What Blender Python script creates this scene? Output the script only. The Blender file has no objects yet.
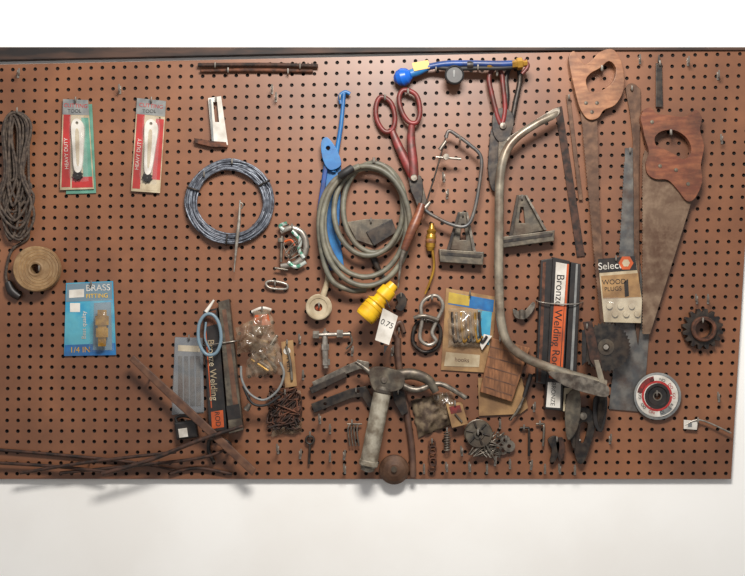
import bpy, bmesh, math, random
from mathutils import Vector, Matrix, noise as mnoise
from mathutils.geometry import tessellate_polygon
random.seed(7)
S=0.00228; CX,CY=372.5,288.0; DP=1100.0; Z0=1.45
def W(x,y,d=0):
    k=1-d/DP
    return Vector(((x-CX)*S*k,-d*S,Z0+(CY-y)*S*k))
def lin(c,g=1.0):
    r=[]
    for v in c:
        v/=255.0
        r.append(g*(v/12.92 if v<=0.04045 else ((v+0.055)/1.055)**2.4))
    return (*r,1)
MATS={}
def mat(key,c1,c2=None,rough=.5,metal=0,scale=40,bump=0,lo=.4,hi=.62,alpha=1,spec=.5,detail=6,stretch=None,grime=.25,gc=(58,38,28),g=.84):
    m=bpy.data.materials.new(key); m.use_nodes=True; nt=m.node_tree; N=nt.nodes; L=nt.links
    b=N['Principled BSDF']; b.inputs['Roughness'].default_value=rough; b.inputs['Metallic'].default_value=metal
    b.inputs['Specular IOR Level'].default_value=spec
    b.inputs['Base Color'].default_value=lin(c1,g)
    if c2 or bump:
        tc=N.new('ShaderNodeTexCoord'); nz=N.new('ShaderNodeTexNoise')
        nz.inputs['Scale'].default_value=scale; nz.inputs['Detail'].default_value=detail
        src=tc.outputs['Object']; raw=src
        if stretch:
            mp=N.new('ShaderNodeMapping'); mp.inputs['Scale'].default_value=stretch
            L.new(src,mp.inputs[0]); src=mp.outputs[0]
        L.new(src,nz.inputs['Vector'])
        if c2:
            cr=N.new('ShaderNodeValToRGB'); cr.color_ramp.elements[0].position=lo; cr.color_ramp.elements[1].position=hi
            cr.color_ramp.elements[0].color=lin(c1,g); cr.color_ramp.elements[1].color=lin(c2,g)
            L.new(nz.outputs['Fac'],cr.inputs[0]); out=cr.outputs[0]
            if grime:
                n2=N.new('ShaderNodeTexNoise'); n2.inputs['Scale'].default_value=scale*.45; n2.inputs['Detail'].default_value=9; n2.inputs['Roughness'].default_value=.65
                L.new(raw,n2.inputs['Vector'])
                r2=N.new('ShaderNodeValToRGB'); r2.color_ramp.elements[0].position=.44; r2.color_ramp.elements[1].position=.66
                r2.color_ramp.elements[0].color=(0,0,0,1); r2.color_ramp.elements[1].color=(grime,grime,grime,1)
                L.new(n2.outputs['Fac'],r2.inputs[0])
                mx=N.new('ShaderNodeMix'); mx.data_type='RGBA'
                L.new(r2.outputs[0],mx.inputs[0]); L.new(out,mx.inputs[6]); mx.inputs[7].default_value=lin(gc); out=mx.outputs[2]
            L.new(out,b.inputs['Base Color'])
        if bump:
            bp=N.new('ShaderNodeBump'); bp.inputs['Strength'].default_value=bump; bp.inputs['Distance'].default_value=.002
            L.new(nz.outputs['Fac'],bp.inputs['Height']); L.new(bp.outputs[0],b.inputs['Normal'])
    b.inputs['Alpha'].default_value=alpha
    MATS[key]=m; return m
mat('rust',(62,40,30),(118,72,50),.75,.2,60,.4)
mat('darkrust',(42,32,28),(84,56,44),.7,.3,60,.4)
mat('steel',(104,98,90),(160,150,136),.4,.6,70,.15,grime=.6)
mat('greysteel',(86,80,72),(126,116,100),.45,.5,50,.2,grime=.7)
mat('tube',(134,126,112),(172,160,140),.35,.4,30,.1,grime=.8,gc=(78,50,34))
mat('darksteel',(42,40,40),(78,70,62),.45,.5,60,.2,grime=.4)
mat('bluesteel',(92,92,92),(124,120,114),.4,.4,40,.1,grime=.75,gc=(74,50,38))
mat('hooksteel',(150,142,132),(190,182,170),.35,.6,80,.05,grime=.4)
mat('sawblade',(108,84,66),(144,120,98),.5,.3,30,.2,grime=.85,gc=(72,44,28))
mat('sawrust',(84,58,42),(120,88,66),.55,.3,40,.3,grime=.75)
mat('woodred',(112,60,40),(144,86,56),.42,0,25,.15,stretch=(1,1,4),grime=.8)
mat('woodtan',(146,94,62),(178,124,86),.45,0,25,.15,stretch=(1,1,4),grime=.6)
mat('wooddark',(78,50,36),(112,76,54),.6,0,40,.2)
mat('woodmid',(114,72,42),(150,98,60),.6,0,30,.2,stretch=(5,1,1),grime=.4)
mat('cordbrown',(58,48,42),(98,84,72),.8,0,120,.3)
mat('hose',(100,98,86),(136,132,114),.5,0,30,.1,grime=.6)
mat('brownhose',(76,52,42),(106,78,62),.5,0,30,.1)
mat('wire',(84,88,98),(124,130,140),.4,.35,120,.1)
mat('tape',(138,106,70),(168,136,96),.7,0,60,.2,grime=.4)
mat('white',(220,214,204),(194,186,174),.5,0,30,g=.92)
mat('cream',(200,184,154),(170,150,118),.6,0,30,grime=.3)
mat('tan',(170,132,86),(142,106,68),.7,0,30,grime=.4)
mat('red',(188,50,48),(166,44,42),.45,0,30)
mat('redpaint',(134,48,46),(98,48,42),.45,.1,60,.2,grime=.6)
mat('teal',(104,160,140),(84,140,122),.5,0,30)
mat('cyan',(50,140,174),(88,168,186),.5,0,20,g=.95)
mat('bluepaint',(28,96,154),(42,114,170),.4,0,40,.1,grime=.4,g=.95)
mat('bluehose',(30,70,140),(26,56,108),.4,0,40)
mat('brightblue',(20,96,196),None,.3)
mat('yellow',(230,182,24),(206,154,20),.4,0,30,g=.95)
mat('mutedyellow',(196,166,60),(170,140,50),.6,0,30,grime=.3)
mat('orange',(206,92,38),(178,76,32),.5,0,30,grime=.35)
mat('black',(26,24,24),(40,36,34),.45,0,60,.1)
mat('rubber',(30,28,28),None,.6)
mat('brass',(200,152,60),(162,118,44),.3,.55,60,.1)
mat('gray',(116,118,118),(146,146,142),.5,0,40)
mat('graysheet',(100,104,110),(126,126,126),.35,0,20,.1)
mat('palegrey',(184,176,158),(126,114,96),.55,.2,40,.3,grime=.6)
mat('ltblue',(126,150,164),None,.35,alpha=.8)
mat('greenpl',(80,140,116),(190,196,188),.3,.2,90,.1,lo=.45,hi=.5)
mat('bag',(164,138,112),(206,188,164),.14,0,50,.5,alpha=.36,spec=1)
mat('bagdark',(100,78,58),(162,140,114),.2,0,60,.6,alpha=.55,spec=1)
mat('clear',(235,235,235),None,.1,alpha=.1,spec=1)
mat('cloth',(74,58,46),(130,112,88),.8,0,60,.6)
def cr(pts,sub,closed):
    n=len(pts)
    if n<3 or sub<=1: return [tuple(p) for p in pts]
    out=[]
    rng=range(n if closed else n-1)
    for i in rng:
        if closed: p0,p1,p2,p3=pts[(i-1)%n],pts[i],pts[(i+1)%n],pts[(i+2)%n]
        else: p0,p1,p2,p3=pts[max(i-1,0)],pts[i],pts[i+1],pts[min(i+2,n-1)]
        for s in range(sub):
            t=s/sub
            out.append(tuple(.5*(2*b+(c-a)*t+(2*a-5*b+4*c-d)*t*t+(-a+3*b-3*c+d)*t**3) for a,b,c,d in zip(p0,p1,p2,p3)))
    if not closed: out.append(tuple(pts[-1]))
    return out
def sm(pts,n=4): return cr(pts,n,True)
def rect(cx,cy,w,h,a=0):
    a=math.radians(a); c,s=math.cos(a),math.sin(a)
    return [(cx+x*c-y*s,cy+x*s+y*c) for x,y in((-w/2,-h/2),(w/2,-h/2),(w/2,h/2),(-w/2,h/2))]
def circ(cx,cy,r,n=24,ry=None):
    return [(cx+r*math.cos(2*math.pi*i/n),cy+(ry or r)*math.sin(2*math.pi*i/n)) for i in range(n)]
class O:
    def __init__(s,name): s.name=name; s.V=[];s.F=[];s.M=[];s.SM=[];s.mats=[]
    def add(s,vs,fs,m,smooth=False):
        if m not in s.mats: s.mats.append(m)
        mi=s.mats.index(m); b=len(s.V); s.V+= [Vector(v) for v in vs]
        for f in fs: s.F.append([i+b for i in f]); s.M.append(mi); s.SM.append(smooth)
        return s
    def poly(s,pts,d,th,m,holes=(),bev=0):
        loops=[list(pts)]+[list(h) for h in holes]
        allp=[p for l in loops for p in l]; n=len(allp)
        top=[W(x,y,d+th) for x,y in allp]; bot=[v+Vector((0,th*S,0)) for v in top]
        bm=bmesh.new(); tv=[bm.verts.new(v) for v in top]; bv=[bm.verts.new(v) for v in bot]
        tris=tessellate_polygon([[Vector((p[0],p[1],0)) for p in l] for l in loops])
        for t in tris:
            try: bm.faces.new([tv[i] for i in t]); bm.faces.new([bv[i] for i in reversed(t)])
            except Exception: pass
        k=0; be=[]
        for l in loops:
            m_=len(l)
            for i in range(m_):
                a=k+i; b=k+(i+1)%m_
                try: bm.faces.new([tv[a],tv[b],bv[b],bv[a]])
                except Exception: pass
                e=bm.edges.get((tv[a],tv[b]))
                if e: be.append(e)
                e=bm.edges.get((bv[a],bv[b]))
                if e: be.append(e)
            k+=m_
        bmesh.ops.recalc_face_normals(bm,faces=bm.faces)
        if bev: bmesh.ops.bevel(bm,geom=be,offset=bev*S,segments=3,profile=.5,affect='EDGES',clamp_overlap=True)
        bm.verts.index_update()
        s.add([v.co.copy() for v in bm.verts],[[v.index for v in f.verts] for f in bm.faces],m,False)
        bm.free(); return s
    def tube(s,pts,r,m,n=10,sub=6,closed=False,flat=1.0):
        pts=[(p[0],p[1],p[2] if len(p)>2 else 4) for p in pts]
        rr=r if isinstance(r,(list,tuple)) else [r]*len(pts)
        P=cr([(p[0],p[1],p[2],q) for p,q in zip(pts,rr)],sub,closed)
        w=[W(p[0],p[1],p[2]) for p in P]; c=len(w); vs=[];fs=[]; prev=None
        Y=Vector((0,-1,0))
        for i in range(c):
            a=w[(i-1)%c] if (closed or i>0) else w[i]; b=w[(i+1)%c] if (closed or i<c-1) else w[i]
            t=(b-a)
            if t.length<1e-9: t=Vector((1,0,0))
            t.normalize()
            n1=t.cross(Y)
            if n1.length<.25:
                n1=(prev-t*prev.dot(t)) if prev else t.cross(Vector((1,0,0)))
            n1.normalize()
            if prev and n1.dot(prev)<0 and not closed: n1=-n1
            prev=n1; n2=n1.cross(t).normalized()
            R=P[i][3]*S
            for j in range(n):
                an=2*math.pi*j/n
                vs.append(w[i]+n1*math.cos(an)*R+n2*math.sin(an)*R*flat)
        for i in range(c if closed else c-1):
            for j in range(n):
                i2=(i+1)%c; fs.append([i*n+j,i*n+(j+1)%n,i2*n+(j+1)%n,i2*n+j])
        s.add(vs,fs,m,True)
        if not closed:
            s.add(vs[:n],[list(range(n))],m); s.add(vs[-n:],[list(range(n))],m)
        return s
    def lathe(s,prof,o,ax,m,n=28,smooth=True):
        A=Vector((ax[0],-ax[2],ax[1])).normalized(); u=A.orthogonal().normalized(); v=A.cross(u)
        c=W(*o); vs=[];
        for r,h in prof:
            for j in range(n):
                a=2*math.pi*j/n; vs.append(c+A*h*S+(u*math.cos(a)+v*math.sin(a))*max(r,.01)*S)
        for i in range(len(prof)-1):
            mm=m[i] if isinstance(m,list) else m
            q=vs[i*n:(i+2)*n]
            s.add(q,[[j,(j+1)%n,n+(j+1)%n,n+j] for j in range(n)],mm,smooth)
        return s
    def pillow(s,q,d,bulge,m,n=14,nz=0,seed=0,sc=9):
        vs=[];fs=[]
        for i in range(n+1):
            for j in range(n+1):
                u=j/n;v=i/n
                x=(q[0][0]*(1-u)+q[1][0]*u)*(1-v)+(q[3][0]*(1-u)+q[2][0]*u)*v
                y=(q[0][1]*(1-u)+q[1][1]*u)*(1-v)+(q[3][1]*(1-u)+q[2][1]*u)*v
                e=(math.sin(math.pi*u)*math.sin(math.pi*v))
                nn=mnoise.noise(Vector((x/sc,y/sc,seed))); n2=mnoise.noise(Vector((x/sc,y/sc,seed+9)))
                cre=abs(mnoise.noise(Vector((x/sc*1.1+y/sc*.5,y/sc*.6,seed+3))))
                vs.append(W(x+nn*nz*.6,y+n2*nz*.6,d+bulge*max(e,0)**.5+(nn+1.2*cre)*nz*min(1,e*4+.2)+nz*.3))
        for i in range(n):
            for j in range(n):
                a=i*(n+1)+j; fs.append([a,a+1,a+n+2,a+n+1])
        return s.add(vs,fs,m,True)
    def text(s,t,x,y,size,ang,d,m):
        cu=bpy.data.curves.new('t','FONT'); cu.body=t; cu.size=1; cu.align_x='CENTER'; cu.align_y='CENTER'
        ob=bpy.data.objects.new('t',cu); bpy.context.scene.collection.objects.link(ob)
        dg=bpy.context.evaluated_depsgraph_get(); me=bpy.data.meshes.new_from_object(ob.evaluated_get(dg))
        a=math.radians(ang); vs=[]
        for v in me.vertices:
            px=v.co.x*size; py=-v.co.y*size
            vs.append(W(x+px*math.cos(a)-py*math.sin(a),y+px*math.sin(a)+py*math.cos(a),d))
        s.add(vs,[list(p.vertices) for p in me.polygons],m)
        bpy.data.objects.remove(ob); bpy.data.meshes.remove(me); bpy.data.curves.remove(cu)
        return s
    def hook(s,x,y,d=6,m='hooksteel',r=.9):
        s.tube([(x,y,0.1),(x,y,d*.5),(x,y+.6,d),(x,y-.5,d+2.5),(x,y-4.5,d+3)],r,m,8,4); 
        return s
    def tangle(s,cx,cy,rx,ry,k,r,m,d=3,dd=8,seed=0):
        R=random.Random(seed)
        for i in range(k):
            pts=[(cx+R.uniform(-rx,rx),cy+R.uniform(-ry,ry),d+R.uniform(0,dd)) for _ in range(5)]
            s.tube(pts,r,m,6,5)
        return s
    def done(s):
        lo=Vector([min(v[i] for v in s.V) for i in range(3)]);hi=Vector([max(v[i] for v in s.V) for i in range(3)]);c=(lo+hi)/2
        me=bpy.data.meshes.new(s.name); me.from_pydata([v-c for v in s.V],[],s.F)
        for k in s.mats: me.materials.append(MATS[k])
        me.polygons.foreach_set('material_index',s.M); me.polygons.foreach_set('use_smooth',s.SM)
        me.update(); ob=bpy.data.objects.new(s.name,me); ob.location=c
        bpy.context.scene.collection.objects.link(ob); return ob
# ---------------- room
mat('wallpaint',(246,244,240),(240,237,232),.8,0,3,.05,grime=0,g=1)
mat('floorconc',(120,116,110),(146,142,134),.85,0,4,.3)
def slab(name,lo,hi,mk):
    o=O(name); x0,y0,z0=lo;x1,y1,z1=hi
    vs=[(x0,y0,z0),(x1,y0,z0),(x1,y1,z0),(x0,y1,z0),(x0,y0,z1),(x1,y0,z1),(x1,y1,z1),(x0,y1,z1)]
    o.add(vs,[[0,3,2,1],[4,5,6,7],[0,1,5,4],[1,2,6,5],[2,3,7,6],[3,0,4,7]],mk); return o.done()
YB=6*S
slab('wall_back',(-2.5,YB,0),(2.5,YB+.1,2.8),'wallpaint')
slab('floor',(-2.5,-3.2,-.1),(2.5,YB+.1,0),'floorconc')
# ---------------- pegboard
pm=mat('pegboard',(112,70,46),(152,100,68),.4,0,4,.04,lo=.3,hi=.7,spec=.55,detail=10,grime=.55,gc=(66,42,32),g=.9)
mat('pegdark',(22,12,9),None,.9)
q=[(-250,70),(757,48),(731,479),(-250,479)]
NC,NR=90,39
def bq(u,v):
    x=(q[0][0]*(1-u)+q[1][0]*u)*(1-v)+(q[3][0]*(1-u)+q[2][0]*u)*v
    y=(q[0][1]*(1-u)+q[1][1]*u)*(1-v)+(q[3][1]*(1-u)+q[2][1]*u)*v
    return x,y
o=O('pegboard'); vs=[];fs=[];ft=[]
unit=[(1,0),(1,1),(0,1),(-1,1),(-1,0),(-1,-1),(0,-1),(1,-1)]
HR=1.95
for r in range(NR):
    for c in range(NC):
        b=len(vs); cu,cv=(c+.5)/NC,(r+.5)/NR; cx,cy=bq(cu,cv)
        for ux,uy in unit: vs.append(W(*bq(cu+ux*.5/NC,cv+uy*.5/NR),0))
        for ux,uy in unit:
            l=math.hypot(ux,uy); vs.append(W(cx+ux/l*HR,cy+uy/l*HR,0))
        for ux,uy in unit:
            l=math.hypot(ux,uy); vs.append(W(cx+ux/l*HR,cy+uy/l*HR,0)+Vector((0,.005,0)))
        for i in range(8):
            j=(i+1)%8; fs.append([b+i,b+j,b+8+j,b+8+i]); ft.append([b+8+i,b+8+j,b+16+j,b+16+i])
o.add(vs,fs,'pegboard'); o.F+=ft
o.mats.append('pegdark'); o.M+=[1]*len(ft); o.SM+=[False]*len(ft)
k=[W(*p,0) for p in q]; kb=[v+Vector((0,.0055,0)) for v in k]; kk=[v+Vector((0,YB,0)) for v in k]
o.add(k+kb,[[i,(i+1)%4,4+(i+1)%4,4+i] for i in range(4)],'pegboard')
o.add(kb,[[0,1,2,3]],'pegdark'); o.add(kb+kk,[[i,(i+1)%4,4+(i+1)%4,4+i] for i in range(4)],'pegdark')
o.done()
mat('trimdark',(30,24,23),(78,54,42),.7,0,26,.2,stretch=(.3,1,2))
o=O('trim_top'); o.poly([(-250,47),(790,47),(790,49),(757,50),(500,50.5),(330,53),(0,60),(-250,71)],-5.8,9,'trimdark',bev=.6); o.done()

# ---------------- OBJECTS
o=O('coiled_extension_cord'); R=random.Random(3)
for i in range(14):
    w=R.uniform(4,17);cx=15+R.uniform(-4,4);tp=111+R.uniform(-2,6);bt=R.uniform(200,240);d=3+i*.7
    o.tube([(cx+R.uniform(-2,2),tp,d),(cx+w*.8,tp+14,d),(cx+w*R.uniform(.1,.9),tp+60,d),(cx+w,bt-25,d),(cx+R.uniform(-3,3),bt,d),(cx-w,bt-20,d),(cx-w*R.uniform(.1,.9),tp+60,d),(cx-w*.7,tp+14,d)],1.4,'cordbrown',8,6,True)
o.tube([(26,225,6),(28,238,3),(12,250,3),(6,272,3),(8,284,4)],1.4,'cordbrown')
o.tube([(8,282,4),(12,291,4),(20,297,4)],[3.5,5,4],'black'); o.hook(17,112,12); o.done()
o=O('masking_tape_roll'); o.lathe([(5,0),(22.5,0),(22.5,11),(21.5,12),(20,12),(8,12),(6.5,12.6),(5,12),(5,0)],(39,269,5),(0,0,1),'tape',40)
for r in (11,14,17,20): o.lathe([(r-.3,0),(r,0.35),(r+.3,0)],(39,269,17),(0,0,1),'tan',40)
o.hook(39,270,18); o.done()
def card(poly,back=None,teal=True):
    o=O('carded_hand_tool')
    (ax,ay),(bx,by),(cx,cy),(dx,dy)=poly
    def L(u,v): return ((ax*(1-u)+bx*u)*(1-v)+(dx*(1-u)+cx*u)*v,(ay*(1-u)+by*u)*(1-v)+(dy*(1-u)+cy*u)*v)
    def Q(u0,v0,u1,v1): return [L(u0,v0),L(u1,v0),L(u1,v1),L(u0,v1)]
    if back: o.poly(back,1,1,'teal'); o.poly([((p[0]*.85+q_[0]*.15),(p[1]*.85+q_[1]*.15)) for p,q_ in zip(back,back[2:]+back[:2])],2,.2,'red')
    o.poly(Q(0,0,1,1),3,1,'cream')
    o.poly(Q(.04,.17,.3,.97),4,.2,'red'); o.poly(Q(.7,.2,.97,.86),4,.2,'teal' if teal else 'red')
    o.poly(Q(.0,.0,1,.17),4,.2,'gray'); o.poly(Q(.35,.86,.97,.98),4,.2,'red' if teal else 'cream')
    o.text('CUTTING',*L(.5,.07),5.5,math.degrees(math.atan2(by-ay,bx-ax)),4.4,'red'); o.text('TOOL',*L(.45,.13),5,0,4.4,'black')
    o.text('HEAVY DUTY',*L(.17,.6),5.2,-84 if not teal else -92,4.4,'white')
    u=[L(.43,.22),L(.62,.22),L(.78,.3),L(.74,.5),L(.64,.78),L(.42,.78),L(.36,.5),L(.32,.3)]
    o.poly(sm(u),4,4,'white',bev=1.2,holes=[circ(*L(.53,.26),1.6,10)])
    o.poly(sm([L(.47,.36),L(.6,.36),L(.58,.7),L(.5,.7)]),8,.3,'cream')
    g=L(.52,.84)
    o.poly([(g[0]+(5.4 if i%2 else 4)*math.cos(i*math.pi/9),g[1]+(5.4 if i%2 else 4)*math.sin(i*math.pi/9)) for i in range(18)],4.2,3.5,'black',holes=[circ(*g,1.3,8)])
    o.pillow(Q(.24,.18,.86,.92),4,5.5,'clear',8)
    h=L(.5,.02); o.hook(h[0],h[1],6); return o.done()
card([(63,99),(88,100),(94,189),(60,190)],[(70,106),(92,104),(96,193),(66,194)])
card([(137,98),(166,101),(160,193),(131,191)],None,teal=False)
o=O('slotted_shelf_bracket')
o.poly([(208,98),(221,96),(228,145),(212,147)],4,1.5,'white',holes=[[(213,102),(217,102),(219,122),(215,122)]],bev=.3)
o.poly([(209,99),(211,99),(214,146),(212,147)],1.5,5,'gray',bev=.3)
o.poly([(194,138),(213,141),(226,142),(227,147),(212,147),(195,143)],1,6,'rust',bev=.5); o.hook(216,101,5);o.done()
o=O('rusty_threaded_rod'); o.tube([(198,65,5),(260,64.5,5),(318,66,5)],1.9,'darkrust'); 
for i in range(30): o.lathe([(2.3,-.5),(2.3,.5)],(200+i*4,65,5),(1,0,0),'darkrust',8)
o.hook(215,67,6);o.hook(300,68,6);o.done()
o=O('rusty_threaded_rod'); o.tube([(200,71,4),(250,70,4),(313,71,4)],[1.3,1.9,1.6],'rust'); o.hook(228,72,5);o.hook(288,73,5);o.done()
o=O('coiled_steel_wire'); R=random.Random(5)
for i in range(30):
    rr=34.5+R.uniform(0,9); e=[R.uniform(-1.2,1.2) for _ in range(4)]; ox=R.uniform(-1,1);oy=R.uniform(-1,1)
    o.tube([(230+ox+(rr+e[j%4])*math.cos(j*math.pi/6),202+oy+(rr+e[(j+1)%4])*.97*math.sin(j*math.pi/6),3+R.uniform(0,6)) for j in range(12)],1.0,'wire',6,5,True)
for a in (200,330,95):
    a=math.radians(a); c,s_=math.cos(a),math.sin(a)
    o.tube([(230+34*c,202+33*s_,2),(230+34*c,202+33*s_,9),(230+39*c,202+38*s_,11),(230+45*c,202+43*s_,9),(230+45*c,202+43*s_,2)],1,'darksteel',6,4)
o.hook(232,163,10); o.hook(204,176,10); o.done()
o=O('steel_scriber'); o.tube([(240,200,14),(239,222,14),(237,240,14),(234,272,13)],[.7,1.6,1.7,.5],'hooksteel'); o.tube([(240,202,14),(243,205,14),(241,209,14)],.8,'steel'); o.tube([(237,230,0.1),(237,230,14)],.8,'hooksteel'); o.done()
o=O('small_c_clamp')
o.tube([(281,232,6),(291,228,7),(302,233,7),(306,245,7),(303,257,7),(294,264,7),(281,266,6)],[2.6,3,3.2,3.4,3.2,3,2.6],'hooksteel',10,6,flat=.8)
o.tube([(282,236,7),(281,262,7)],1.4,'steel'); o.lathe([(0,-2),(3.4,-2),(3.4,2),(0,2)],(281,240,7),(0,1,0),'steel',12); o.tube([(275,268,7),(288,270,7)],1.1,'steel')
o.tube([(292,231,10),(300,240,10),(299,250,10),(304,258,10)],2,'greenpl',8,5,flat=.6); o.tube([(284,230,9),(280,226,8),(287,223,8)],2,'greenpl',8,5,flat=.6); o.tube([(288,262,9),(296,267,9),(306,262,9)],2,'greenpl',8,5,flat=.6); o.tube([(284,242,6),(291,240,8),(295,246,8)],1.1,'orange')
o.tangle(293,246,10,14,5,.5,'steel',5,7,2); o.hook(292,228,8); o.done()
o=O('wire_clip'); o.tube([(266,283,4),(272,281,4),(286,284,4),(286,289,4),(270,288,4)],1.3,'hooksteel',8,4,True); o.hook(275,285,4); o.done()
o=O('carded_brass_fitting')
o.poly([(66,283),(113,281),(116,355),(64,356)],1,1,'cyan'); o.poly([(67,284),(112,282),(112,300),(66,302)],2,.2,'ltblue')
o.poly([(65,345),(115,343),(116,355),(64,356)],2,.25,'bluepaint'); o.poly([(70,303),(80,303),(80,312),(70,312)],2,.2,'white')
o.poly([(69,290),(84,289),(84,297),(69,298)],2.2,.2,'white'); o.text('BRASS',98,288,9,-2,2.5,'white'); o.text('FITTING',97,296,6,-2,2.5,'yellow'); o.text('Best quality',84,325,6,-90,2.5,'white'); o.text('1/4 IN',80,350,8,-1,2.5,'yellow')
o.poly([(94,303),(111,302),(112,350),(93,350)],2,.5,'ltblue')
o.lathe([(0,-18),(4.4,-18),(4.4,-9),(6.8,-9),(6.8,0),(5,0),(5,3),(7.4,3),(7.4,12),(5,12),(5,18),(0,18)],(102,328,9),(0,1,0),'brass',6,False)
o.pillow([(90,300),(113,299),(114,351),(89,352)],2.5,15,'clear',10); o.hook(91,285,4); o.done()
o=O('valve_wrench')
o.tube([(350,94,7),(345,92,7),(340,96,7),(341,104,7)],1.9,'bluepaint'); o.tube([(344,93,7),(341,125,7),(337,150,7),(333,172,7)],[2,2.2,2.4,3],'bluepaint')
o.poly(sm([(321,143),(326,137),(332,142),(338,152),(341,165),(330,170),(323,160)]),4,8,'bluepaint',bev=1.5,holes=[circ(328,148,2.2,12)])
o.poly([(324,162),(341,165),(341,185),(339,230),(344,267),(330,271),(322,240),(317,210)],2,3,'bluepaint',bev=.8)
o.poly([(324,166),(328,166),(322,212),(327,240),(334,270),(330,271),(322,240),(317,210)],5,4,'bluehose',bev=.8)
o.hook(340,99,7); o.done()
o=O('coiled_air_hose')
sp=[];cs=[(371,212,36,50),(374,203,28,40),(368,218,38,50),(366,226,44,60)]
for li in range(4):
    for j in range(12):
        a=-math.pi/2+j*math.pi/6
        t=j/12; nx=cs[min(li+1,3)]
        X=[cs[li][k_]*(1-t)+nx[k_]*t for k_ in range(4)]
        sp.append((X[0]+X[2]*math.cos(a),X[1]+X[3]*math.sin(a),12+li*3.2+1.5*math.sin(j)))
sp+= [(360,166,22),(335,180,20),(321,205,17),(320,240,17),(330,278,17),(350,290,15),(366,290,12)]
o.tube(sp,2.7,'hose',12,5)
o.tube([(340,176,26),(346,172,28),(352,168,26)],4,'rubber',10,3); o.hook(374,162,18,r=1.4); o.hook(384,168,14,r=1.4); o.done()
o=O('putty_scraper'); o.poly([(347,222),(366,219),(392,219),(397,232),(374,246),(356,240)],3,1.5,'greysteel',bev=.4); o.poly([(366,232),(392,219),(397,232),(374,246)],4.5,2,'darksteel',bev=.5); o.hook(371,222,5); o.done()
o=O('wooden_handled_awl'); o.tube([(422,204,27),(418,216,28),(412,230,30),(404,250,30)],[3.5,4.6,4.8,3.6],'woodred'); o.tube([(404,250,30),(401,262,30),(398,288,28)],[2.6,1.6,.8],'steel'); o.tube([(420,207,0.1),(420,207,27)],1,'hooksteel'); o.done()
o=O('red_handled_tin_snips')
o.tube([(381,97,7),(376,106,7),(377,120,7),(384,131,7),(392,130,7),(395,118,7),(391,103,7)],2.5,'redpaint',10,6,True)
o.tube([(404,90,11),(399,98,11),(402,112,11),(409,122,11),(417,122,11),(420,110,11),(416,95,11)],2.5,'redpaint',10,6,True)
o.tube([(391,128,7),(398,145,8),(406,162,9),(415,180,9)],[3,4.2,4.8,5],'redpaint',10,6,flat=.6)
o.tube([(412,122,11),(411,140,10),(413,160,11),(414,180,11)],[3,4.2,4.6,5],'redpaint',10,6,flat=.6)
o.lathe([(0,3),(3,3),(3.6,2),(3.6,-4)],(414,178,14),(0,0,1),'steel',12)
o.poly(sm([(408,176),(419,175),(424,190),(428,208),(422,206),(413,192)],3),7,3,'greysteel',bev=.6)
o.poly(sm([(410,176),(421,176),(423,192),(419,209),(415,200),(410,188)],3),10.2,2.5,'darksteel',bev=.6)
o.hook(385,99,8,r=1.2);o.hook(408,93,12,r=1.2);o.done()
o=O('torch_hose_with_regulator')
o.lathe([(0,-9),(4,-8.5),(7.5,-5),(9,0),(7.5,5),(4,8.5),(0,9)],(403,77,12),(1,.2,.4),'brightblue',20)
o.tube([(407,75,12),(416,72,12),(428,67,14)],[4,4.5,3.6],'bluepaint')
o.tube([(424,68,14),(445,64,16),(470,63.5,18),(500,64,20),(522,63,20)],3.3,'bluehose')
o.tube([(430,66,14),(450,68.5,16),(480,68,18),(500,68,19),(522,66,19)],2.5,'rubber')
o.poly([(412,63),(428,60),(430,68),(414,71)],17,.5,'yellow'); 
o.lathe([(0,0),(9,0),(9.5,2),(9.5,7),(8,8),(7.8,6.5),(0,6.5)],(454,76,14),(0,0,1),['rubber']*4+['darksteel','black'],28)
o.poly([(453,70),(455,70),(454.5,77),(453.5,77)],20.6,.4,'gray'); o.tube([(454,66,16),(454,70,16)],3,'brass')
for x in (470,490): o.lathe([(4,-3),(4.3,0),(4,3)],(x,65,18),(1,0,0),'brass' if x==490 else 'black',12)
o.lathe([(0,-6),(4.5,-6),(4.5,-1),(6,-1),(6,4),(3.5,5),(3.5,9),(0,9)],(518,64,20),(1,.1,0),'brass',6,False)
o.tube([(524,60,20),(528,66,20),(522,74,20)],2,'redpaint'); o.hook(436,70,14); o.hook(478,69,18); o.done()
o=O('coping_saw'); o.tube([(446,138,17),(449,131,17),(458,136,17),(470,145,17),(481,157,17),(480,180,17),(474,212,17),(466,226,17),(450,224,17),(432,215,17),(424,209,17)],1.8,'bluesteel')
o.tube([(446,136,17),(436,172,17),(424,210,17)],.8,'darksteel',6); o.tube([(440,150,17),(446,141,17)],[2.4,1.6],'steel'); o.tube([(436,157,18),(461,159,18)],[1,1.4],'hooksteel'); o.lathe([(0,-3),(3,-3),(3,3),(0,3)],(446,157,19),(0,0,1),'steel',10)
o.tube([(424,209,17),(430,202,17)],[2.6,1.8],'steel'); o.hook(460,140,17);o.done()
o=O('tin_snips')
o.tube([(494,68,10),(489,78,10),(492,95,10),(498,118,10),(502,124,10),(505,108,10),(503,86,10),(501,72,10)],2.5,'redpaint',10,6,True)
o.tube([(511,66,7),(506,78,7),(507,98,7),(504,120,7),(511,122,7),(516,100,7),(520,80,7),(518,68,7)],2.7,'darksteel',10,6,True)
o.poly(sm([(494,112),(506,108),(514,118),(510,136),(500,142),(493,132)]),5,6,'darksteel',bev=1.2)
o.lathe([(0,2),(3.2,1.6),(3.6,0),(3.6,-3)],(503,126,12),(0,0,1),'steel',12)
o.poly(sm([(492,128),(502,134),(501,160),(498,188),(492,190),(488,172),(489,148)]),6,2.5,'darksteel',bev=.7)
o.poly(sm([(500,134),(511,126),(509,150),(503,176),(500,188),(498,165)]),8.6,2.2,'greysteel',bev=.7)
o.hook(497,75,10,r=1.2);o.done()
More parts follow.
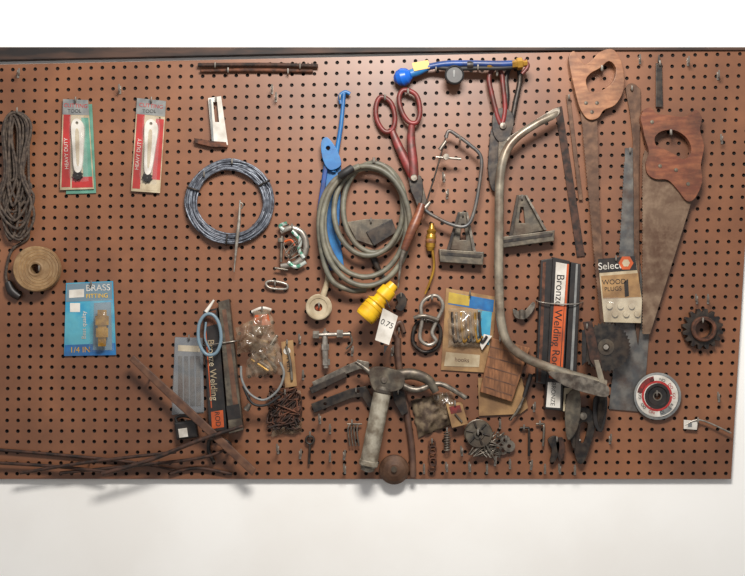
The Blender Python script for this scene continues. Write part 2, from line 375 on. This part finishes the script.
def wsq(ap,b0,b1,h,nm='welding_angle_square'):
    o=O(nm); ax,ay=ap
    o.poly([(ax-5,ay),(ax+5,ay),(b1[0]-8,b1[1]),(b0[0]+8,b0[1])],2,3,'greysteel',bev=.5,holes=[[(ax-1.5,ay+12),(ax+1.5,ay+12),(ax+3,ay+28),(ax-3,ay+28)]])
    o.poly([b0,b1,(b1[0]-1,b1[1]+h),(b0[0]+1,b0[1]+h)],2,11,'greysteel',bev=.7)
    o.poly([(b0[0]+2,b0[1]+3),(b1[0]-2,b1[1]+3),(b1[0]-3,b1[1]+6),(b0[0]+2,b0[1]+6)],13,.6,'darksteel')
    o.poly([(ax-5,ay),(ax-3,ay),(b0[0]+11,b0[1]),(b0[0]+8,b0[1])],5,5,'darksteel'); o.poly([(ax+5,ay),(ax+3,ay),(b1[0]-11,b1[1]),(b1[0]-8,b1[1])],5,5,'steel')
    o.hook(ax,ay+4,5); return o.done()
wsq((463,212),(439,249),(484,252),13); wsq((522,195),(501,237),(555,230),11)
o=O('bow_saw_frame')
o.tube([(559,111,22),(552,116,23),(536,124,24),(516,138,24),(505,154,24),(500,180,24),(499,230,24),(499,285,24),(501,320,25),(508,343,26),(526,358,26),(556,370,26),(585,379,26),(606,384,26)],[2.5,3.6,3.8,4.2,4.5,4.5,4.5,4.5,4.5,4.5,4.5,4.5,4.5,4],'tube',14,8)
o.poly(sm([(545,114),(556,108),(560,110),(555,118),(532,130),(512,141),(509,137)],4),23,2,'steel',bev=.6)
o.poly(sm([(548,372),(575,375),(600,382),(609,388),(607,397),(590,394),(565,386)],4),29,5,'steel',bev=1.5)
o.poly([(594,360),(599,360),(608,392),(602,394)],29,3,'tube',bev=.5)
o.tube([(500,200,0.1),(500,200,20)],1.5,'hooksteel'); o.tube([(526,358,0.1),(526,358,22)],1.5,'hooksteel')
o.done()
def teeth(a,b,n,h):
    out=[]; dx,dy=b[0]-a[0],b[1]-a[1]; l=math.hypot(dx,dy); nx,ny=-dy/l,dx/l
    for i in range(n):
        out.append((a[0]+dx*i/n,a[1]+dy*i/n)); out.append((a[0]+dx*(i+.5)/n+nx*h,a[1]+dy*(i+.5)/n+ny*h))
    return out
o=O('hand_saw')
o.poly([(580,108),(597,112),(599,200),(603,270),(606,324)]+teeth((600,324),(582,130),60,1),9,1,'sawrust')
o.poly(sm([(569,57),(574,51),(579,58),(585,64),(592,60),(600,52),(612,49),(620,58),(624,75),(623,92),(615,105),(604,110),(598,118),(588,119),(580,108),(575,90),(571,72)],4),6,8,'woodtan',bev=2,holes=[sm([(586,80),(591,73),(600,68),(609,61),(616,68),(614,80),(606,88),(596,92),(589,91)],3)])
for p in ((586,103),(597,103),(592,112)): o.lathe([(0,.8),(1.8,.6),(2,0)],(*p,14),(0,0,1),'greysteel',10)
o.hook(602,70,15,r=1.3);o.done()
o=O('hand_saw')
o.poly([(645,150),(668,172),(692,200),(650,334)]+teeth((643,334),(643,161),60,-1),9,1,'sawblade')
o.poly(sm([(641,118),(645,109),(652,108),(657,114),(668,115),(682,117),(690,114),(696,110),(702,117),(700,130),(704,146),(701,164),(702,182),(695,198),(687,201),(678,190),(668,180),(656,179),(648,174),(646,164),(649,152),(645,138),(643,128)],4),6,8,'woodred',bev=2,holes=[sm([(655,137),(662,131),(674,130),(685,136),(691,146),(690,156),(682,159),(674,154),(664,149),(656,145)],3)])
for p in ((660,166),(688,184),(652,122),(676,170)): o.lathe([(0,.8),(1.8,.6),(2,0)],(*p,14),(0,0,1),'greysteel',10)
o.hook(671,134,15,r=1.3);o.done()
o=O('saw_blade'); o.poly([(625,148),(635,148),(640,262),(649,336),(643,412),(609,409)]+teeth((612,380),(624,160),70,.9),1,1,'bluesteel'); o.hook(630,152,4); o.done()
o=O('pruning_saw'); o.poly(sm([(626,87),(632,83),(639,88),(641,100),(639,180),(640,328),(636,331),(634,240),(633,140),(627,97)],2),3,1.6,'sawrust',bev=.4,holes=[circ(632,90,1.5,8)]); o.hook(632,90,5); o.done()
o=O('flat_file'); o.poly([(656,63),(662,63),(663,107),(656,107)],2,2,'darksteel',bev=.4); o.tube([(659,62,3),(659,55,3)],[1.5,.6],'darksteel'); o.hook(660,65,4); o.done()
o=O('rusty_steel_strap'); o.poly([(555,108),(562,106),(585,256),(577,257)],1,1.3,'darkrust',bev=.3); o.hook(559,112,3);o.done()
o=O('rusty_steel_strap'); o.poly([(566,95),(570,95),(583,200),(579,200)],3.2,1.3,'sawrust',bev=.3); o.hook(569,99,5);o.done()
o=O('circular_saw_blade'); n=40; pts=[]
for i in range(n):
    a=2*math.pi*i/n; pts.append((606+25*math.cos(a),347+25*math.sin(a))); a+=.1; pts.append((606+23*math.cos(a),347+23*math.sin(a)))
o.poly(pts,15,1.2,'darksteel',holes=[circ(606,347,3.2,16)]); o.lathe([(8,0),(8,.5),(3.4,.5)],(606,347,16.2),(0,0,1),'greysteel',24); o.tube([(606,347,0.1),(606,347,20)],2.6,'hooksteel'); o.done()
o=O('carded_wood_plug_pack')
o.poly([(598,259),(635,256),(642,300),(641,323),(604,322)],10.8,.8,'cream'); o.poly([(598,259),(635,256),(637,270),(599,273)],11.6,.2,'black')
o.poly(circ(626,263,7.5,6),11.9,.3,'orange'); o.poly(circ(626,263,4,6),12.2,.2,'cream'); o.text('Select',610,266,10,-4,12,'white')
o.poly([(601,276),(638,273),(641,297),(603,299)],11.6,.2,'tan'); o.text('WOOD',614,282,7,-3,12,'black'); o.text('PLUGS',613,289,6,-3,12,'black')
o.poly([(624,282),(628,279),(629,296),(625,297)],11.8,.2,'black')
o.pillow([(602,298),(642,297),(641,322),(605,323)],11.7,6,'clear',8,1.5); 
for i in range(6): o.lathe([(0,0),(3,0),(3,2),(0,2.2)],(609+i*5.6,306+(i%2)*8,11.8),(0,0,1),'cream',12)
o.hook(616,260,12);o.done()
o=O('welding_rod_boxes')
o.poly([(541,260),(553,258),(548,385),(536,383)],1,9,'black',bev=.6); o.poly([(543,262),(546,262),(541,382),(538,382)],10,.2,'rust')
o.poly([(553,257),(570,261),(562,411),(545,409)],1,12,'black',bev=.6)
o.poly([(571,262),(581,264),(575,414),(563,412)],1,10,'black',bev=.6); o.poly([(576,264),(578,264),(571,412),(568,412)],11,.2,'gray')
o.poly([(556,262),(567,264),(564,306),(554,304)],13,.15,'white'); o.poly([(554,304),(564,306),(559,380),(549,378)],13,.15,'orange'); o.poly([(567,264),(569,264),(562,380),(560,380)],13,.15,'orange')
o.text('Bronze Welding Rod',557.5,321,11,93.5,13.4,'black')
o.poly([(548,382),(561,383),(560,408),(546,407)],13,.15,'white'); o.text('BRONZE',553,394,6,93,13.3,'black'); o.poly([(564,388),(575,388),(574,412),(563,411)],11.1,.3,'cream'); o.poly([(566,394),(573,394),(572,404),(565,404)],11.5,.2,'black')
o.tube([(536,300,1),(540,302,14),(556,304,15),(576,304,14),(583,302,1)],.6,'hooksteel'); o.done()
o=O('welding_rod_boxes')
o.poly([(203,311),(217,308),(227,430),(209,433)],2,9,'black',bev=.6)
o.text('Bronze Welding',212.5,370,9.3,86,11.4,'cream'); o.poly([(204,313),(216,310),(217,324),(205,327)],11,.15,'rust'); o.poly([(211,412),(223,410),(224,427),(212,429)],11,.15,'orange'); o.text('ROD',217.5,419,7,84,11.4,'black')
o.poly([(205,328),(206,328),(212,408),(211,408)],11,.15,'orange')
o.poly([(218,302),(229,299),(243,430),(229,434)],2,11,'greysteel',bev=.6); o.poly([(222,310),(226,309),(238,404),(233,405)],13,.2,'wooddark')
o.poly([(226,406),(239,404),(241,418),(228,420)],13,.3,'black')
o.tube([(202,345,1),(208,345,13),(222,343,15),(236,341,13),(240,340,1)],.6,'hooksteel'); o.done()
o=O('plastic_bag_of_blades'); o.poly([(175,337),(203,338),(204,412),(172,415)],1,1,'graysheet',bev=.3); o.poly([(178,345),(200,346),(200,352),(178,351)],2,.3,'cream')
for i in range(4): o.poly([(178+i*6,356),(182+i*6,356),(183+i*6,406),(178+i*6,406)],2,.6,'bluesteel',bev=.2)
o.pillow([(175,338),(203,338),(204,413),(171,415)],2,4,'clear',12,1.5); o.hook(189,339,4); o.done()
o=O('light_blue_spring_clip'); o.tube([(205,315,19),(199,325,19),(199,342,19),(206,354,19),(216,353,19),(221,340,19),(219,324,19),(213,315,19)],1.7,'ltblue',10,6,True)
o.tube([(206,322,19),(205,338,20),(210,350,19)],1,'ltblue'); o.tube([(206,312,19),(214,300,19)],[2,1],'white'); o.tube([(209,306,0.1),(209,306,19)],.9,'hooksteel'); o.done()
o=O('plastic_bag_of_hardware')
for i in range(18):
    R=random.Random(i); o.tube([(248+R.uniform(0,30),335+R.uniform(0,35),5),(250+R.uniform(0,28),340+R.uniform(0,33),8)],1.8,R.choice(['rust','steel','brass','black','tan']))
o.pillow([(254,311),(270,309),(286,374),(245,378)],5,10,'bag',24,4.5,3,6); o.poly([(255,315),(268,314),(271,325),(253,326)],12,.4,'orange'); o.pillow([(236,328),(262,314),(262,350),(238,354)],15,5,'bagdark',18,4,8,6)
o.tube([(252,312,4),(262,308,6),(271,310,4)],1.6,'white'); o.hook(262,311,8); o.done()
o=O('coiled_cable'); o.tube([(241,366,22),(242,380,22),(250,394,22),(264,400,22),(278,390,22),(284,374,22),(280,362,22)],1.2,'gray'); o.tube([(243,386,21),(252,403,21),(266,405,21),(280,396,21)],1.3,'rubber'); o.tube([(246,410,21),(250,404,21)],[3,2],'steel'); o.tube([(250,394,0.1),(250,394,22)],.8,'hooksteel'); o.done()
o=O('paper_tagged_spring_tool'); o.poly([(281,342),(293,340),(297,386),(285,388)],8,1,'tan',bev=.2)
o.tube([(286,346,11),(290,360,11),(292,380,11)],1.3,'steel'); o.text('No.4',289,365,7,85,9.3,'black'); o.poly(circ(287,351,3.5,16),9,.4,'white'); o.hook(287,344,9); o.done()
o=O('bundle_of_rusty_wire'); o.tangle(284,409,17,20,34,.9,'darkrust',2,9,4); o.tangle(286,405,15,18,12,.8,'rust',4,9,5); o.pillow([(268,392),(300,390),(303,432),(272,436)],2,4,'bagdark',18,4,12,5); o.hook(285,394,8);o.done()
o=O('electrical_plug_adapter'); o.poly(rect(186,430,22,18,-8),1,9,'black',bev=2); o.poly(rect(183,433,9,9,-8),10,1.5,'white',bev=.5); o.tube([(178,424,6),(176,418,6),(184,416,6),(196,419,6)],1.5,'black'); o.hook(186,424,4);o.done()
o=O('wooden_spool'); o.lathe([(4,0),(13,0),(13,3),(8,4),(8,9),(12.5,10),(12.5,12.5),(11.5,13),(9,13),(8.6,12.3),(4,12.3),(4,0)],(319,307,1),(0,0,1),['cream']*10+['wooddark'],30); o.lathe([(0,0),(4,0)],(319,307,9),(0,0,1),'orange',16); o.tube([(323,296,8),(327,282,8),(328,270,8)],[3.2,2.6,2.2],'cream'); o.hook(319,307,14);o.done()
o=O('metal_valve_tee'); o.tube([(325,331,7),(325,350,7),(326,368,7)],[2.4,3.2,2.6],'hooksteel'); o.tube([(315,335,8),(350,334,8)],2,'hooksteel'); 
for p,a in (((316,335,8),(1,0,0)),((340,334,8),(1,0,0)),((325,347,7),(0,1,0)),((326,362,7),(0,1,0))): o.lathe([(0,-3),(4.2,-3),(4.2,3),(0,3)],p,a,'hooksteel',6,False)
o.tube([(350,334,8),(352,342,7),(346,349,6)],1,'steel'); o.hook(325,333,6);o.done()
o=O('yellow_power_connector'); ax=(-.66,-.75,.05)
o.lathe([(0,-22),(5,-22),(6,-16),(8,-15),(8.5,-6),(7,-4),(7,0),(9.5,2),(10.4,6),(10.6,16),(10.4,20),(9.5,22),(8.5,20),(0,20)],(379,301,29),ax,['yellow']*12+['black'],24)
for h in (3,8,13): o.lathe([(10.5,-.6),(11.3,0),(10.8,.8)],(379-.66*h,301+.75*h,29),ax,'yellow',24)
o.poly([(383,308),(398,316),(389,345),(375,340)],39.5,.5,'white'); o.text('0.75',387,324,8,25,40.2,'rubber'); o.poly([(384,345),(388,346),(384,354)],39.5,.4,'black'); o.tube([(386,300,37),(390,308,40.5)],.5,'rubber',6); o.tube([(378,301,0.1),(378,301,24)],1.2,'hooksteel'); o.done()
o=O('brown_rubber_hose'); o.tube([(398,338,5),(398,355,5),(402,385,4),(408,420,4),(412,450,5),(413,477,6)],3.3,'brownhose'); o.tube([(398,340,5),(394,330,6),(400,322,6),(404,332,5)],2.2,'brownhose'); o.hook(399,332,7);o.done()
o=O('brass_torch_tip'); o.lathe([(0,-14),(2.6,-14),(4.6,-10),(5,0),(4,3),(5,6),(3,8),(1.8,14)],(431,237,7),(.08,1,0),'brass',14); o.lathe([(5,-6),(5.5,-4),(5,-2)],(431,237,7),(.08,1,0),'woodmid',14); o.tube([(432,248,7),(434,266,7),(430,282,7),(425,294,7)],[1.5,1.4,1.3,1],'brass'); o.hook(432,227,5);o.done()
o=O('steel_shackle'); o.tube([(427,298,11),(437,296,11),(443,306,11),(437,320,11),(432,333,11),(436,341,11),(428,345,11),(420,338,11),(422,320,11),(421,306,11)],1.9,'hooksteel',10,6,True); o.tube([(414,318,13),(424,316,15),(438,320,13)],2.2,'steel'); o.hook(432,299,11,r=1.2);o.done()
o=O('steel_shackle'); o.tube([(416,325,4),(428,320,4),(440,328,4),(438,346,4),(424,352,4),(413,342,4)],2,'darksteel',10,6,True); o.hook(426,322,5);o.done()
o=O('carded_hook_pack')
o.poly([(446,288),(497,297),(490,373),(441,370)],1,1,'tan',bev=.2); o.poly([(449,292),(494,300),(493,312),(448,304)],2,.2,'bluepaint'); o.poly([(449,292),(470,296),(469,306),(448,303)],2.3,.2,'mutedyellow'); o.poly([(478,310),(492,312),(489,345),(476,342)],2.2,.2,'cyan')
o.poly([(446,352),(480,355),(479,367),(444,366)],2.2,.2,'cream'); o.text('hooks',462,360,6,4,2.6,'wooddark')
for i in range(7): o.tube([(452+i*4.5,312,6),(453+i*4.5,330,8),(455+i*4.5,342,8),(460+i*4.5,336,8)],1.3,['darksteel','steel','brass'][i%3])
o.pillow([(449,308),(482,309),(480,348),(447,347)],2,8,'bag',20,3,20,6); o.hook(470,295,5);o.done()
o=O('wood_block_pack')
o.poly([(478,378),(522,378),(528,408),(520,414),(479,416)],2.2,.8,'tan',bev=.2); o.poly([(492,338),(530,348),(512,402),(480,392)],4,5,'woodmid',bev=.7)
for i in range(5): o.poly([(490-i*1.5,346+i*10),(524-i*3,355+i*10),(523.6-i*3,356+i*10),(489.6-i*1.5,347+i*10)],9,.25,'wooddark')
o.poly([(484,334),(492,336),(482,350),(480,345)],6,.8,'white'); o.hook(500,341,10);o.done()
o=O('knife_blade'); o.tube([(524,397,8),(518,410,8),(510,420,7)],[1,1.6,.6],'steel'); o.tube([(531,374,8),(524,397,8)],[2.5,2],'black'); o.tube([(528,384,0.1),(528,384,8)],.8,'hooksteel'); o.done()
o=O('steel_try_square'); o.poly([(312,382),(345,366),(359,360),(369,362),(369,371),(360,369),(346,374),(315,391)],4,2,'steel',bev=.4); o.poly([(309,388),(345,372),(347,377),(312,394)],3,5,'darksteel',bev=.5); o.hook(358,364,5);o.done()
o=O('steel_corner_brace'); o.poly([(311,404),(350,389),(366,386),(374,400),(370,410),(362,397),(352,398),(314,413)],3,3,'darksteel',bev=.5,holes=[circ(358,391.5,1.6,10),circ(325,404,1.6,10)]); o.hook(356,392,5);o.done()
o=O('grease_gun'); ax=(-.19,-.98,0)
o.lathe([(0,-44),(7,-44),(9.2,-41),(9.2,-38),(8.6,-37),(8.6,30),(9.4,31),(9.4,35),(7,37),(7,40),(2,42),(0,42)],(375,430,18),ax,['greysteel']*4+['palegrey']*3+['greysteel']*6,24)
o.poly(sm([(369,372),(376,367),(392,369),(404,375),(402,388),(388,392),(374,390)],4),12,12,'greysteel',bev=2)
o.tube([(395,376,18),(412,374,19),(428,380,19),(436,392,19)],[6,5.5,5,3.6],'greysteel',12,6,flat=.7)
o.tube([(400,384,17),(416,390,18),(440,384,18),(466,398,18)],[3.5,3,2.6,2.4],'steel'); o.tube([(372,374,20),(362,366,20),(356,362,20)],[3,2,1.6],'steel')
o.lathe([(0,1.5),(3,1.2),(3.5,0)],(384,380,24),(0,0,1),'steel',12); o.tube([(387,370,0.1),(387,370,14)],1.6,'hooksteel');o.done()
o=O('oily_rag'); o.pillow([(411,400),(446,392),(458,422),(418,438)],1,6,'cloth',22,4,31,8); o.pillow([(430,394),(452,390),(460,410),(440,418)],4,6,'bagdark',16,4,33,6); o.hook(438,400,8);o.done()
o=O('hinge_plate'); o.poly([(391,386),(404,392),(408,412),(402,416),(394,402)],7.5,2,'darksteel',bev=.4,holes=[circ(398,394,1.4,8)]); o.hook(398,394,8);o.done()
o=O('small_pulley'); o.lathe([(3,0),(13,0),(14,2),(10,4),(10,6),(14,8),(13,10),(6,10),(5,11),(3,11),(3,0)],(478,433,2),(0,0,1),'greysteel',26)
for a in range(6):
    a=a*math.pi/3+.2; o.tube([(478+5*math.cos(a),433+5*math.sin(a),12.5),(478+12*math.cos(a),433+12*math.sin(a),12.5)],1,'darksteel')
o.tangle(487,445,18,14,12,.7,'steel',4,8,41); o.hook(478,434,13);o.done()
o=O('wall_gauge'); o.lathe([(0,0),(14,0),(15,3),(14.5,6),(11,9),(6,10.5),(0,11)],(394,469,1),(0,0,1),'sawrust',30); o.lathe([(3,0),(3,3),(0,3)],(394,469,11),(0,0,1),'greysteel',14); o.done()
o=O('sprocket_gear'); pts=[]; n=16
for i in range(n):
    for f,r in ((0,16.5),(.3,20.5),(.6,20.5),(.85,16.5)):
        a=2*math.pi*(i+f)/n; pts.append((703+r*math.cos(a),329+r*math.sin(a)))
o.poly(pts,2,7,'darksteel',bev=.6,holes=[circ(703,329,9,24)]); o.lathe([(9,0),(12.5,0),(12.5,4),(11.5,5),(9,5),(9,0)],(703,329,9),(0,0,1),'rust',28); o.lathe([(9,-7),(9,0)],(703,329,9),(0,0,1),'darkrust',28)
o.hook(703,322,14);o.done()
o=O('grinding_disc'); o.lathe([(23.5,0),(23.5,2),(21,2.6),(20.5,2.8),(13,2.8),(12.6,3),(10,3),(9,1.8),(4.5,1.6),(4.5,2.2),(3.4,2.2),(3.4,0)],(657,396,3.5),(0,0,1),['greysteel','gray','black','white','darksteel','black','black','black','steel','steel','steel'],44)
o.lathe([(20.8,0),(13.2,0)],(657,396,6.4),(0,0,1),'white',44)
for i in range(10):
    a=2*math.pi*i/10; o.text('GRIND'[i%5]+'O',657+16.8*math.cos(a),396+16.8*math.sin(a),4,math.degrees(a)+90,6.8,'rubber' if i%3 else 'red')
def arc(a0,a1,r0,r1,m):
    A=[math.radians(a0+(a1-a0)*i/20) for i in range(21)]
    o.poly([(657+r0*math.cos(t),396+r0*math.sin(t)) for t in A]+[(657+r1*math.cos(t),396+r1*math.sin(t)) for t in A[::-1]],6.2,.35,m)
arc(0,355,15.4,13.2,'red'); arc(190,260,20,15,'redpaint'); arc(40,80,20,15,'gray')
o.hook(657,395,8);o.done()
o=O('garden_shears')
o.tube([(590,376,19),(584,382,18),(574,392,14),(570,405,14),(571,425,12),(574,448,12)],[2,3,3,3.6,4,1.5],'darksteel',10,6,flat=.5)
o.tube([(598,378,20),(602,386,20),(603,395,20),(601,410,14),(600,430,11)],[2,3,3,4,1.4],'darksteel',10,6,flat=.5)
o.poly(sm([(574,412),(588,408),(596,420),(592,440),(584,462),(577,461),(573,440)]),6,3,'darksteel',bev=.8,holes=[sm([(581,424),(588,424),(584,442),(580,440)],3)])
o.poly(sm([(568,394),(579,390),(581,410),(577,430),(568,440),(565,418)]),14,2.5,'greysteel',bev=.8); o.poly(sm([(594,398),(606,394),(607,412),(602,432),(594,424)]),9.5,2.5,'black',bev=.8)
o.lathe([(0,3),(3.5,2.5),(4,0)],(583,416,13),(0,0,1),'steel',12)
o.tube([(580,440,0.1),(580,440,10)],1,'hooksteel'); o.tube([(601,404,0.1),(601,404,10)],1,'hooksteel'); o.done()
o=O('leather_tool_strap'); o.poly([(583,322),(592,321),(602,366),(596,370),(590,360)],17.5,1.4,'darkrust',bev=.4); o.poly([(582,330),(587,330),(586,362),(582,366)],17,1.2,'black',bev=.4); o.hook(587,328,19); o.done()
o=O('wing_nut_tool'); o.lathe([(0,-5),(3.5,-5),(3.5,4),(0,4)],(522,314,6),(0,1,0),'steel',12); o.poly(sm([(513,309),(520,312),(524,312),(533,302),(535,307),(527,318),(516,318)]),4,3,'steel',bev=.7); o.hook(522,314,5);o.done()
o=O('pipe_wrench_jaw'); o.poly(sm([(396,296),(403,293),(407,302),(402,311),(395,308),(398,303)]),4,4,'darksteel',bev=.8); o.hook(401,297,6);o.done()
o=O('chisel'); o.tube([(372,252,5),(375,262,5),(382,276,5)],[3.6,3.4,1.8],'darksteel'); o.poly([(380,274),(384,273),(387,282),(384,283)],4,1.5,'steel');o.hook(373,254,6);o.done()
o=O('wooden_stick'); o.poly([(129,360),(133,355),(180,398),(256,469),(252,476),(172,402)],17,3,'wooddark',bev=.8); o.tube([(150,378,0.1),(150,378,18)],1,'hooksteel'); o.tube([(236,455,0.1),(236,455,18)],1,'hooksteel'); o.done()
o=O('iron_rod'); o.tube([(102,474,23),(150,460,23),(200,440,23),(243,426,23)],[2.2,2.2,2,1.6],'darkrust'); o.tube([(120,469,0.1),(120,469,23)],.9,'hooksteel');o.done()
for k_,P in enumerate([[(-10,449,3),(60,455,3),(130,462,3),(175,470,3)],[(60,473,8),(120,467,8),(200,458,12),(232,446,13)],[(-20,462,8),(50,466,8),(110,472,12)],[(20,473,13),(90,462,14),(176,452,14)],[(170,474,3),(196,468,3),(232,474,3)]]):
    o=O('iron_rod'); o.tube(P,[1.6,1.7,1.6,1.2][:len(P)],'darkrust'); o.tube([(P[1][0],P[1][1],0.1),P[1]],.8,'hooksteel');o.done()
o=O('claw_hook_tool'); o.tube([(209,440,5),(218,438,5),(230,444,5),(228,452,5)],1.8,'darksteel'); o.tube([(214,462,5),(209,452,5),(209,440,5)],2,'darksteel'); o.hook(217,441,5);o.done()
o=O('wire_hook_with_tag'); o.tube([(684,426,4),(700,420,6),(731,433,8)],.9,'hooksteel'); o.poly([(684,420),(698,421),(697,430),(684,429)],3,2,'white',bev=.3); o.poly([(688,423),(692,423),(692,427),(688,427)],5,.2,'gray'); o.hook(698,422,4);o.done()
o=O('coil_spring'); o.tube([(447+3*math.cos(i*.8),432+i*.32,6+3*math.sin(i*.8)) for i in range(60)],.6,'steel',6,2); o.hook(447,432,6); o.done()
o=O('hex_key'); o.tube([(520,428,4),(528,428,4),(529,431,4),(529,456,4)],1.3,'darksteel',6,3); o.hook(524,429,5); o.done()
o=O('hex_key'); o.tube([(536,424,4),(543,424,4),(544,427,4),(543,446,4)],1.2,'steel',6,3); o.hook(540,425,5); o.done()
o=O('drill_bit_packet'); o.poly([(446,404),(462,402),(468,424),(452,428)],12,.8,'tan',bev=.2); o.poly([(449,407),(460,405),(462,412),(451,414)],12.8,.3,'redpaint'); o.tube([(455,414,14),(462,422,14)],1,'steel'); o.hook(455,405,13); o.done()
o=O('steel_washers'); 
for x,y,r in ((505,440,5),(509,446,6),(503,450,4.5)): o.lathe([(2,0),(r,0),(r,1),(2,1),(2,0)],(x,y,3+abs(x-503)*.3),(0,0,1),'steel',20)
o.hook(506,440,6); o.done()
o=O('eye_bolt'); o.tube([(310+4*math.cos(a),440+4*math.sin(a),4) for a in [i*math.pi/4 for i in range(8)]],1.2,'darksteel',8,4,True); o.tube([(310,444,4),(309,464,4)],1.3,'darksteel'); o.hook(310,436,4); o.done()
o=O('cotter_pins'); 
for i in range(4): o.tube([(350+i*3,424,5),(348+i*3,430,5),(350+i*3,446,5)],.8,'steel',6,4)
o.tube([(347,424,5),(362,424,5)],.8,'steel'); o.hook(352,424,5); o.done()
o=O('rusty_chain_links')
for i in range(5): o.tube([(x_+432+(i%2),y_+444+i*6,5+(i%2)*1.5) for x_,y_ in ((-2.5,-3),(2.5,-3),(2.5,3),(-2.5,3))],.9,'rust',6,4,True)
o.hook(432,443,5); o.done()
o=O('battery_clamp'); o.poly(sm([(548,440),(556,436),(560,446),(556,460),(550,462),(552,450)]),4,4,'darksteel',bev=.8); o.poly(sm([(556,440),(563,438),(565,452),(560,462),(557,452)]),5,3,'darkrust',bev=.6); o.hook(557,441,7); o.done()
for i,(x,y) in enumerate([(697,300),(708,300),(718,76),(719,398),(330,458),(344,456),(447,468),(487,470),(531,466),(345,470),(640,60),(688,62),(560,470),(303,376),(18,74),(120,90),(272,90),(447,195),(444,178),(424,470),(495,462),(722,140),(276,98),(392,352),(462,452),(510,465),(534,408),(470,468),(330,430),(352,352),(300,340),(500,425),(300,455),(278,450),(575,471),(610,440),(320,420),(545,470)]):
    o=O('peg_hook'); L=5+(i*3)%5; o.poly(rect(x,y,2.2,8),0.1,.8,'hooksteel'); o.tube([(x,y-2,.5),(x,y,L),(x+((i%3)-1),y+1,L+4),(x+((i%3)-1),y-6,L+6)],.85,'hooksteel',8,4); o.done()
# ---------------- camera / light
cam=bpy.data.cameras.new('camera'); cam.sensor_width=36; cam.lens=36*DP/745
co=bpy.data.objects.new('camera',cam); co.location=(0,-DP*S,Z0); co.rotation_euler=(math.pi/2,0,0)
bpy.context.scene.collection.objects.link(co); bpy.context.scene.camera=co
def area(nm,loc,tgt,sx,sy,e,c):
    l=bpy.data.lights.new(nm,'AREA'); l.shape='RECTANGLE'; l.size=sx; l.size_y=sy; l.energy=e; l.color=c
    ob=bpy.data.objects.new(nm,l); ob.location=loc; ob.rotation_euler=(Vector(tgt)-Vector(loc)).to_track_quat('-Z','Y').to_euler(); bpy.context.scene.collection.objects.link(ob)
area('ceiling_light',(0.12,-1.35,2.45),(0.08,0,1.4),.6,.3,44,(1,.965,.91))
w=bpy.data.worlds.new('world'); bpy.context.scene.world=w; w.use_nodes=True
w.node_tree.nodes['Background'].inputs[0].default_value=(.98,.98,1,1); w.node_tree.nodes['Background'].inputs[1].default_value=.46
bpy.context.scene.view_settings.view_transform='Standard'
